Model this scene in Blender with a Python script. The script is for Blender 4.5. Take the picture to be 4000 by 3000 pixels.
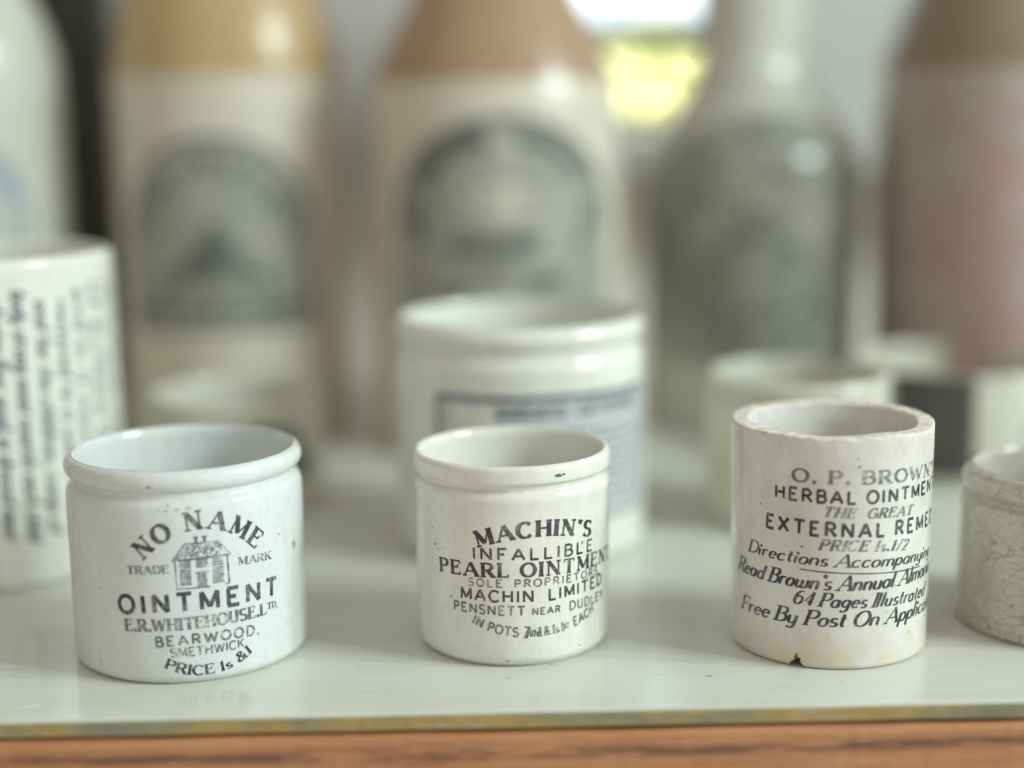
import bpy, bmesh, math, random
from mathutils import Vector, Matrix, noise

# ------------------------------------------------------------------ camera, world, lamps, exposure
S = 0.001                                   # everything below is written in millimetres
for o in list(bpy.data.objects): bpy.data.objects.remove(o)
SC = bpy.context.scene
COL = SC.collection
random.seed(11)

cam_d = bpy.data.cameras.new('camera')
cam = bpy.data.objects.new('camera', cam_d); COL.objects.link(cam)
F = Vector((0.01620611, 0.98417982, -0.17642973))
R = Vector((0.99972336, -0.01895771, -0.01392151))
U = Vector((0.01704598, 0.17615531, 0.98421478))
m = Matrix((R, U, -F)).transposed().to_4x4()
m.translation = Vector((0, 0, 106.76 * S))
cam.matrix_world = m
cam_d.sensor_width = 36; cam_d.lens = 6022.4 / 4000 * 36
cam_d.clip_start = 0.01; cam_d.clip_end = 60
cam_d.dof.use_dof = True
cam_d.dof.focus_distance = 0.296
cam_d.dof.aperture_fstop = 3.15
cam_d.dof.aperture_blades = 0
SC.camera = cam

W = bpy.data.worlds.new('World'); SC.world = W; W.use_nodes = True
bg = W.node_tree.nodes['Background']
# the room: brighter towards its windows on the right and in front, dimmer on the left and overhead
_nt = W.node_tree
_tc = _nt.nodes.new('ShaderNodeTexCoord'); _dp = _nt.nodes.new('ShaderNodeVectorMath'); _dp.operation = 'DOT_PRODUCT'
_dp.inputs[1].default_value = Vector((.80, -.58, .12)).normalized()
_rp = _nt.nodes.new('ShaderNodeValToRGB'); _mr = _nt.nodes.new('ShaderNodeMapRange')
_mr.inputs[1].default_value = -1; _mr.inputs[2].default_value = 1
_nt.links.new(_tc.outputs['Generated'], _dp.inputs[0]); _nt.links.new(_dp.outputs['Value'], _mr.inputs[0]); _nt.links.new(_mr.outputs[0], _rp.inputs[0])
_e = _rp.color_ramp.elements
_e[0].position, _e[0].color = .10, (.36, .325, .27, 1)
_e[1].position, _e[1].color = .95, (1.0, 1.0, .96, 1)
_x = _e.new(.5); _x.color = (.53, .49, .41, 1)
_nt.links.new(_rp.outputs[0], bg.inputs[0]); bg.inputs[1].default_value = 0.73

def area(name, loc, target, sx, sy, power, col):
    d = bpy.data.lights.new(name, 'AREA'); d.shape = 'RECTANGLE'; d.size = sx; d.size_y = sy
    d.energy = power; d.color = col
    o = bpy.data.objects.new(name, d); COL.objects.link(o)
    o.location = loc
    o.rotation_euler = (Vector(target) - Vector(loc)).to_track_quat('-Z', 'Y').to_euler()
    return o
AZ, EL, DIST = math.radians(70), math.radians(30), 1.35
TGT = Vector((0, 0.30, 0.02))
ldir = Vector((math.sin(AZ) * math.cos(EL), -math.cos(AZ) * math.cos(EL), math.sin(EL)))
lside = Vector((math.cos(AZ), math.sin(AZ), 0))
for k in (-1, 0, 1):                        # the three casements of the room window on the right
    p = TGT + ldir * DIST + lside * (0.15 * k)
    area('window_lamp', p, TGT + lside * (0.15 * k), 0.075, 0.32, 4.6, (0.80, 0.985, 1.0))
area('garden_daylight', (0.2, 1.3, 1.0), (0.22, 2.3, 0.10), 0.6, 0.3, 125, (1, 0.98, 0.9))

SC.view_settings.view_transform = 'Standard'; SC.view_settings.look = 'None'
SC.view_settings.exposure = 0.18; SC.view_settings.gamma = 1; SC.view_settings.use_curve_mapping = False
SC.render.engine = 'CYCLES'
SC.cycles.use_denoising = True
SC.cycles.max_bounces = 8; SC.cycles.caustics_reflective = True; SC.cycles.caustics_refractive = False
SC.cycles.sample_clamp_indirect = 6

# ------------------------------------------------------------------ materials
def new_mat(name):
    mt = bpy.data.materials.new(name); mt.use_nodes = True
    return mt, mt.node_tree.nodes, mt.node_tree.links, mt.node_tree.nodes['Principled BSDF']

def objco(nd, lk, scale=(1, 1, 1), seed=0.0):
    tc = nd.new('ShaderNodeTexCoord'); mp = nd.new('ShaderNodeMapping')
    mp.inputs['Scale'].default_value = scale; mp.inputs['Location'].default_value = (seed, seed * .7, seed * .3)
    lk.new(tc.outputs['Object'], mp.inputs[0])
    return mp.outputs[0]

def noise_n(nd, lk, co, scale, detail=3, rough=.55):
    n = nd.new('ShaderNodeTexNoise'); n.inputs['Scale'].default_value = scale
    n.inputs['Detail'].default_value = detail; n.inputs['Roughness'].default_value = rough
    lk.new(co, n.inputs['Vector']); return n.outputs['Fac']

def ramp(nd, lk, src, stops):
    r = nd.new('ShaderNodeValToRGB'); e = r.color_ramp.elements
    e[0].position, e[0].color = stops[0][0], (*stops[0][1], 1)
    e[1].position, e[1].color = stops[-1][0], (*stops[-1][1], 1)
    for p, c in stops[1:-1]:
        x = e.new(p); x.color = (*c, 1)
    lk.new(src, r.inputs[0]); return r.outputs[0]

def mixc(nd, lk, fac, a, b, mode='MIX'):
    n = nd.new('ShaderNodeMix'); n.data_type = 'RGBA'; n.blend_type = mode
    for s, v in ((0, fac), (6, a), (7, b)):
        if isinstance(v, (int, float)): n.inputs[s].default_value = v
        elif isinstance(v, tuple): n.inputs[s].default_value = (*v, 1)
        else: lk.new(v, n.inputs[s])
    return n.outputs[2]

def bump(nd, lk, bs, h, strength, dist):
    b = nd.new('ShaderNodeBump'); b.inputs['Strength'].default_value = strength; b.inputs['Distance'].default_value = dist
    lk.new(h, b.inputs['Height']); lk.new(b.outputs[0], bs.inputs['Normal'])

W1 = ((0, 0, 0)); W2 = ((1, 1, 1))
def ceramic(name, base, warm, seed=0., rough=.07, specks=.5, stain=None, crackle=None, lump=.25):
    mt, nd, lk, bs = new_mat(name)
    co = objco(nd, lk, (1, 1, 1), seed)
    blot = ramp(nd, lk, noise_n(nd, lk, co, 90, 4), [(.38, W1), (.68, W2)])
    c = mixc(nd, lk, blot, base, warm)
    fine = ramp(nd, lk, noise_n(nd, lk, co, 900, 3), [(.35, (.90, .90, .90)), (.65, W2)])
    c = mixc(nd, lk, .55, c, fine, 'MULTIPLY')
    streak = ramp(nd, lk, noise_n(nd, lk, objco(nd, lk, (1, 1, .12), seed + 3), 420, 3), [(.4, (.94, .93, .92)), (.6, W2)])
    c = mixc(nd, lk, .6, c, streak, 'MULTIPLY')
    if specks:
        v = nd.new('ShaderNodeTexVoronoi'); v.inputs['Scale'].default_value = 330
        lk.new(co, v.inputs['Vector'])
        gate = ramp(nd, lk, noise_n(nd, lk, co, 260, 2), [(.58, W1), (.64, W2)])
        dot = ramp(nd, lk, v.outputs['Distance'], [(.07, W2), (.15, W1)])
        f = mixc(nd, lk, 1.0, dot, gate, 'MULTIPLY')
        f = mixc(nd, lk, 1.0, f, (specks, specks, specks), 'MULTIPLY')
        c = mixc(nd, lk, f, c, (.10, .095, .085))
    if stain:                                   # tan tide marks soaked in above the foot
        scol, z0, z1 = stain
        tc = nd.new('ShaderNodeTexCoord'); sp = nd.new('ShaderNodeSeparateXYZ'); lk.new(tc.outputs['Object'], sp.inputs[0])
        zr = nd.new('ShaderNodeMapRange'); zr.inputs[1].default_value = z0 * S; zr.inputs[2].default_value = z1 * S
        zr.inputs[3].default_value = 1; zr.inputs[4].default_value = 0
        lk.new(sp.outputs[2], zr.inputs[0])
        sn = ramp(nd, lk, noise_n(nd, lk, co, 150, 4), [(.42, W1), (.62, W2)])
        f = mixc(nd, lk, 1.0, zr.outputs[0], sn, 'MULTIPLY')
        c = mixc(nd, lk, f, c, scol)
    h = noise_n(nd, lk, co, 140, 2)
    if crackle:
        ccol, cs, amount = crackle
        wob = nd.new('ShaderNodeTexNoise'); wob.inputs['Scale'].default_value = 160; lk.new(co, wob.inputs['Vector'])
        wv = mixc(nd, lk, .006, co, wob.outputs['Color'])
        v = nd.new('ShaderNodeTexVoronoi'); v.feature = 'DISTANCE_TO_EDGE'; v.inputs['Scale'].default_value = cs
        m2 = nd.new('ShaderNodeMapping'); m2.inputs['Scale'].default_value = (.62, .62, 1.3); lk.new(wv, m2.inputs[0])
        lk.new(m2.outputs[0], v.inputs['Vector'])
        ln = ramp(nd, lk, v.outputs['Distance'], [(.010, W2), (.055, W1)])
        vary = ramp(nd, lk, noise_n(nd, lk, co, 120, 2), [(.3, (.3,) * 3), (.7, (amount,) * 3)])
        c = mixc(nd, lk, mixc(nd, lk, 1., ln, vary, 'MULTIPLY'), c, ccol)
    lk.new(c, bs.inputs['Base Color'])
    rr = ramp(nd, lk, noise_n(nd, lk, co, 300, 3), [(.3, (rough * .75,) * 3), (.7, (rough * 1.5,) * 3)])
    lk.new(rr, bs.inputs['Roughness'])
    bump(nd, lk, bs, h, lump, .0006)
    return mt

def ink_mat(name, col, glaze, wear=.5, seed=0., rough=.09, sc=1.):
    """transfer-print ink under the glaze: worn through in small patches"""
    mt, nd, lk, bs = new_mat(name)
    co = objco(nd, lk, (1, 1, 1), seed)
    a = ramp(nd, lk, noise_n(nd, lk, co, 1500 * sc, 3), [(.38, W1), (.62, W2)])
    b = ramp(nd, lk, noise_n(nd, lk, co, 260 * sc, 2), [(.40, W1), (.66, W2)])
    f = mixc(nd, lk, 1., a, b, 'MULTIPLY'); f = mixc(nd, lk, 1., f, (wear,) * 3, 'MULTIPLY')
    lk.new(mixc(nd, lk, f, col, glaze), bs.inputs['Base Color'])
    bs.inputs['Roughness'].default_value = rough
    return mt

def plain(name, col, rough=.5, var=.12, scale=60, b=0):
    mt, nd, lk, bs = new_mat(name)
    co = objco(nd, lk)
    n = noise_n(nd, lk, co, scale, 4)
    c = ramp(nd, lk, n, [(.3, tuple(x * (1 - var) for x in col)), (.7, tuple(min(1, x * (1 + var)) for x in col))])
    lk.new(c, bs.inputs['Base Color']); bs.inputs['Roughness'].default_value = rough
    if b: bump(nd, lk, bs, n, b, .001)
    return mt

def shelf_paint():
    mt, nd, lk, bs = new_mat('white_shelf_paint')
    co = objco(nd, lk, (.04, 1, 1))             # brush marks run along the board
    n = noise_n(nd, lk, co, 700, 4, .6)
    c = ramp(nd, lk, n, [(.3, (.66, .675, .60)), (.5, (.69, .70, .63)), (.72, (.715, .725, .66))])
    big = ramp(nd, lk, noise_n(nd, lk, objco(nd, lk, (.4, 1, 1), 2), 45, 4), [(.35, (.93, .91, .86)), (.65, W2)])
    c = mixc(nd, lk, 1., c, big, 'MULTIPLY')
    v = nd.new('ShaderNodeTexVoronoi'); v.inputs['Scale'].default_value = 95; lk.new(objco(nd, lk, (1, 1, 1), 5), v.inputs['Vector'])
    dot = ramp(nd, lk, v.outputs['Distance'], [(.035, W2), (.075, W1)])
    gate = ramp(nd, lk, noise_n(nd, lk, objco(nd, lk, (1, 1, 1), 9), 60, 1), [(.5, W1), (.56, W2)])
    c = mixc(nd, lk, mixc(nd, lk, 1., mixc(nd, lk, 1., dot, gate, 'MULTIPLY'), (.5,) * 3, 'MULTIPLY'), c, (.22, .20, .16))
    lk.new(c, bs.inputs['Base Color'])
    lk.new(ramp(nd, lk, n, [(.3, (.11,) * 3), (.7, (.20,) * 3)]), bs.inputs['Roughness'])
    bump(nd, lk, bs, n, .14, .0004)
    return mt

def wood(name, dark, mid, light):
    mt, nd, lk, bs = new_mat(name)
    co = objco(nd, lk, (.055, 1, 1), 1.3)
    n = noise_n(nd, lk, co, 520, 6, .65)
    c = ramp(nd, lk, n, [(.30, dark), (.46, mid), (.70, light)])
    tc = nd.new('ShaderNodeTexCoord'); sp = nd.new('ShaderNodeSeparateXYZ'); lk.new(tc.outputs['Object'], sp.inputs[0])
    # one dark broken grain seam along the rail
    wob = noise_n(nd, lk, objco(nd, lk, (.25, .25, .25), 7), 60, 3)
    ad = nd.new('ShaderNodeMath'); ad.operation = 'MULTIPLY_ADD'; ad.inputs[1].default_value = .0040; lk.new(wob, ad.inputs[0]); lk.new(sp.outputs[2], ad.inputs[2])
    s2 = nd.new('ShaderNodeMapRange'); s2.inputs[1].default_value = -.0072; s2.inputs[2].default_value = -.0038
    lk.new(ad.outputs[0], s2.inputs[0])
    band = ramp(nd, lk, s2.outputs[0], [(0, W1), (.5, W2), (1, W1)])
    br = ramp(nd, lk, noise_n(nd, lk, objco(nd, lk, (.18, 1, 1), 4), 330, 4, .7), [(.36, W1), (.52, W2)])
    c = mixc(nd, lk, mixc(nd, lk, 1., mixc(nd, lk, 1., band, br, 'MULTIPLY'), (.85,) * 3, 'MULTIPLY'), c, (.085, .032, .025))
    lk.new(c, bs.inputs['Base Color'])
    bs.inputs['Roughness'].default_value = .38
    bump(nd, lk, bs, n, .25, .0004)
    return mt

def raw_edge():
    mt, nd, lk, bs = new_mat('ochre_board_edge')
    n = noise_n(nd, lk, objco(nd, lk, (.35, 1, 1)), 70, 5, .62)
    c = ramp(nd, lk, n, [(.32, (.19, .18, .12)), (.46, (.27, .25, .15)), (.56, (.40, .28, .09)), (.74, (.42, .40, .33))])
    n2 = noise_n(nd, lk, objco(nd, lk, (.6, 1, 1), 3), 420, 4)
    c = mixc(nd, lk, .6, c, ramp(nd, lk, n2, [(.35, (.82, .82, .82)), (.6, W2)]), 'MULTIPLY')
    lk.new(c, bs.inputs['Base Color']); bs.inputs['Roughness'].default_value = .6
    bump(nd, lk, bs, n2, .6, .0005)
    return mt

def glass():
    mt, nd, lk, bs = new_mat('window_glass')
    nd.remove(bs)
    t = nd.new('ShaderNodeBsdfTransparent'); g = nd.new('ShaderNodeBsdfGlossy'); g.inputs['Roughness'].default_value = .05
    mx = nd.new('ShaderNodeMixShader'); mx.inputs[0].default_value = .05
    lk.new(t.outputs[0], mx.inputs[1]); lk.new(g.outputs[0], mx.inputs[2]); lk.new(mx.outputs[0], nd['Material Output'].inputs[0])
    return mt

def sky_mat():
    mt, nd, lk, bs = new_mat('pale_sky')
    bs.inputs['Base Color'].default_value = (0, 0, 0, 1)
    n = noise_n(nd, lk, objco(nd, lk), 1.5, 3)
    c = ramp(nd, lk, n, [(.35, (.35, .70, 1.0)), (.6, (.95, .98, 1.0))])
    lk.new(c, bs.inputs['Emission Color']); bs.inputs['Emission Strength'].default_value = 2.2
    return mt

M = {}
M['cool_glaze'] = ceramic('cool_white_glaze', (.715, .75, .745), (.71, .72, .685), 1., specks=.35)
M['cream_glaze'] = ceramic('cream_white_glaze', (.81, .80, .725), (.77, .75, .68), 5., specks=.55)
M['grey_glaze'] = ceramic('greyed_white_glaze', (.77, .755, .70), (.68, .635, .58), 9., specks=.5, stain=((.69, .60, .43), .3, 9.5))
M['craze_glaze'] = ceramic('crazed_putty_glaze', (.58, .545, .45), (.50, .46, .375), 14., rough=.08, specks=.85, crackle=((.18, .14, .11), 520, .7))
M['white_glaze'] = ceramic('bright_white_glaze', (.80, .80, .735), (.75, .745, .67), 21., specks=.0)
M['stone_cream'] = ceramic('cream_stoneware_glaze', (.68, .635, .51), (.61, .56, .44), 25., rough=.22, specks=.3)
M['stone_pale'] = ceramic('pale_stoneware_glaze', (.60, .60, .53), (.55, .54, .46), 26., rough=.22, specks=.3)
M['stone_grey'] = ceramic('grey_stoneware_glaze', (.52, .515, .44), (.46, .45, .38), 27., rough=.22, specks=.3)
M['stone_pink'] = ceramic('pinkish_stoneware_glaze', (.44, .365, .305), (.38, .305, .25), 28., rough=.22, specks=.3)
M['pot_cream'] = ceramic('ivory_pot_glaze', (.64, .63, .52), (.58, .56, .45), 31., specks=.2)
M['ochre'] = ceramic('ochre_dip_glaze', (.52, .365, .185), (.47, .325, .16), 33., rough=.22, specks=.3)
M['brown'] = ceramic('chestnut_dip_glaze', (.42, .28, .175), (.37, .245, .15), 35., rough=.22, specks=.3)
M['umber'] = ceramic('umber_dip_glaze', (.26, .195, .125), (.23, .17, .105), 36., rough=.22, specks=.3)
M['raw_clay'] = plain('raw_buff_clay', (.69, .63, .54), .8, .20, 500, .3)
M['chip'] = plain('dirty_chipped_clay', (.27, .20, .13), .9, .45, 700, .6)
M['ink_a'] = ink_mat('black_transfer_ink', (.045, .047, .055), (.45, .49, .50), .55, 2.)
M['ink_a_grey'] = ink_mat('thin_grey_transfer_ink', (.13, .14, .15), (.60, .65, .66), .95, 3.)
M['ink_b'] = ink_mat('plum_black_transfer_ink', (.050, .043, .055), (.45, .43, .41), .5, 6.)
M['ink_b_grey'] = ink_mat('thin_plum_grey_ink', (.14, .13, .14), (.58, .56, .52), .9, 7.)
M['ink_c'] = ink_mat('soft_black_transfer_ink', (.035, .042, .048), (.42, .42, .41), .5, 8.)
M['ink_c_grey'] = ink_mat('rubbed_grey_transfer_ink', (.14, .145, .15), (.62, .61, .58), .95, 9.)
M['ink_jar'] = ink_mat('blue_black_jar_ink', (.12, .13, .155), (.5, .5, .5), .5, 10.)
M['ink_tint'] = ink_mat('blue_grey_jar_tint', (.56, .57, .575), (.70, .71, .70), .9, 12., .2, .5)
M['ink_bottle'] = ink_mat('charcoal_bottle_ink', (.12, .13, .12), (.36, .36, .32), .8, 13., .2, .18)
M['ink_bottle_tint'] = ink_mat('grey_bottle_tint', (.32, .32, .28), (.54, .52, .44), 1., 14., .2, .16)
M['ink_dark_tint'] = ink_mat('dark_bottle_tint', (.19, .19, .155), (.48, .46, .38), 1., 15., .2, .22)
M['ink_blue'] = ink_mat('faded_blue_bottle_ink', (.20, .255, .37), (.42, .45, .46), 1., 16., .2, .18)
M['ink_red'] = ink_mat('dull_red_bottle_ink', (.42, .265, .235), (.46, .36, .31), 1., 17., .2, .14)
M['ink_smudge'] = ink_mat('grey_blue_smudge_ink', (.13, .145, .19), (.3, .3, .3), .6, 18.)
M['rust'] = plain('brown_rust_speck', (.42, .33, .22), .5, .3, 900)
M['scuff'] = plain('pale_brown_scuff', (.50, .40, .34), .5, .3, 900)
M['dirt'] = plain('dark_dirt_speck', (.09, .10, .10), .6, .3, 900)
M['shelf'] = shelf_paint()
M['edge'] = raw_edge()
M['rail'] = wood('red_brown_varnished_wood', (.33, .135, .06), (.46, .205, .09), (.54, .27, .13))
M['scratch'] = plain('bare_pale_scratch', (.74, .76, .70), .5, .1, 300)
M['dent'] = plain('grey_dent', (.33, .35, .30), .6, .25, 600)
M['upright_strip'] = plain('black_brown', (.045, .042, .036), .5, .3, 80)
M['wall'] = plain('lilac_grey_plaster', (.55, .535, .52), .9, .05, 12, .2)
M['lower_wall'] = plain('gap_brightness_tone', (.72, .69, .58), .8, .12, 15)  # paler than the wall: lifts the shaded gaps by colour
M['frame'] = plain('window_frame_paint', (.42, .42, .40), .5, .08, 30)
M['glass'] = glass()
M['sky'] = sky_mat()
M['leaf'] = plain('yellow_green_leaf', (.60, .63, .32), .6, .25, 30)
M['bark'] = plain('brown_bark', (.16, .11, .07), .9, .3, 60)

# ------------------------------------------------------------------ object helpers
def link(name, me, parent=None):
    o = bpy.data.objects.new(name, me); COL.objects.link(o)
    if parent: o.parent = parent
    return o
def tag(o, label=None, cat=None, group=None, kind=None):
    for k, v in (('label', label), ('category', cat), ('group', group), ('kind', kind)):
        if v: o[k] = v
    return o
def empty(name, x, y, z=0., rot=0.):
    o = bpy.data.objects.new(name, None); COL.objects.link(o)
    o.location = (x * S, y * S, z * S); o.rotation_euler = (0, 0, rot); o.empty_display_size = .01
    return o
def mesh(name, verts, faces, mats, parent=None, smooth=True, fm=None):
    me = bpy.data.meshes.new(name)
    me.from_pydata([tuple(c * S for c in v) for v in verts], [], faces)
    for mt in (mats if isinstance(mats, (list, tuple)) else [mats]): me.materials.append(mt)
    if fm:
        for p, k in zip(me.polygons, fm): p.material_index = k
    for p in me.polygons: p.use_smooth = smooth
    me.update()
    return link(name, me, parent)

def densify(prof, step):
    """round the profile: Catmull-free, just splits the long runs"""
    out = [prof[0]]
    for a, b in zip(prof, prof[1:]):
        d = math.dist(a[:2], b[:2]); n = max(1, int(d / step))
        for k in range(1, n + 1):
            t = k / n
            out.append((a[0] + (b[0] - a[0]) * t, a[1] + (b[1] - a[1]) * t))
    return out
def arc_p(cx, cz, rx, rz, a0, a1, n=8):
    return [(cx + rx * math.cos(math.radians(a0 + (a1 - a0) * k / n)), cz + rz * math.sin(math.radians(a0 + (a1 - a0) * k / n))) for k in range(n + 1)]

def lathe(name, prof, mats, parent, seg=160, deform=None, matfn=None, step=3.0):
    prof = densify(prof, step)
    vs, fs, fm = [], [], []
    n = len(prof)
    for i in range(seg):
        a = 2 * math.pi * i / seg
        for r, z in prof:
            v = (r * math.sin(a), -r * math.cos(a), z)
            if deform: v = deform(a, r, z, v)
            vs.append(v)
    for i in range(seg):
        j = (i + 1) % seg; a = 2 * math.pi * (i + .5) / seg
        for k in range(n - 1):
            if prof[k][0] < 1e-6 and prof[k + 1][0] < 1e-6: continue
            fs.append((i * n + k, j * n + k, j * n + k + 1, i * n + k + 1))
            if matfn: fm.append(matfn(a, (prof[k][0] + prof[k + 1][0]) / 2, (prof[k][1] + prof[k + 1][1]) / 2, k))
    me_o = mesh(name, vs, fs, mats, parent, True, fm if matfn else None)
    bm = bmesh.new(); bm.from_mesh(me_o.data)
    bmesh.ops.remove_doubles(bm, verts=bm.verts, dist=1e-7)
    bmesh.ops.recalc_face_normals(bm, faces=bm.faces)
    bm.to_mesh(me_o.data); bm.free()
    return me_o

def box(name, x0, x1, y0, y1, z0, z1, mat, parent=None, bev=0.):
    bm = bmesh.new(); bmesh.ops.create_cube(bm, size=1)
    for v in bm.verts:
        v.co = Vector(((x0 + x1) / 2 + v.co.x * (x1 - x0), (y0 + y1) / 2 + v.co.y * (y1 - y0), (z0 + z1) / 2 + v.co.z * (z1 - z0))) * S
    if bev: bmesh.ops.bevel(bm, geom=bm.edges[:], offset=bev * S, segments=3, affect='EDGES', profile=.5)
    me = bpy.data.meshes.new(name); bm.to_mesh(me); bm.free(); me.materials.append(mat)
    for p in me.polygons: p.use_smooth = bool(bev)
    return link(name, me, parent)

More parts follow.
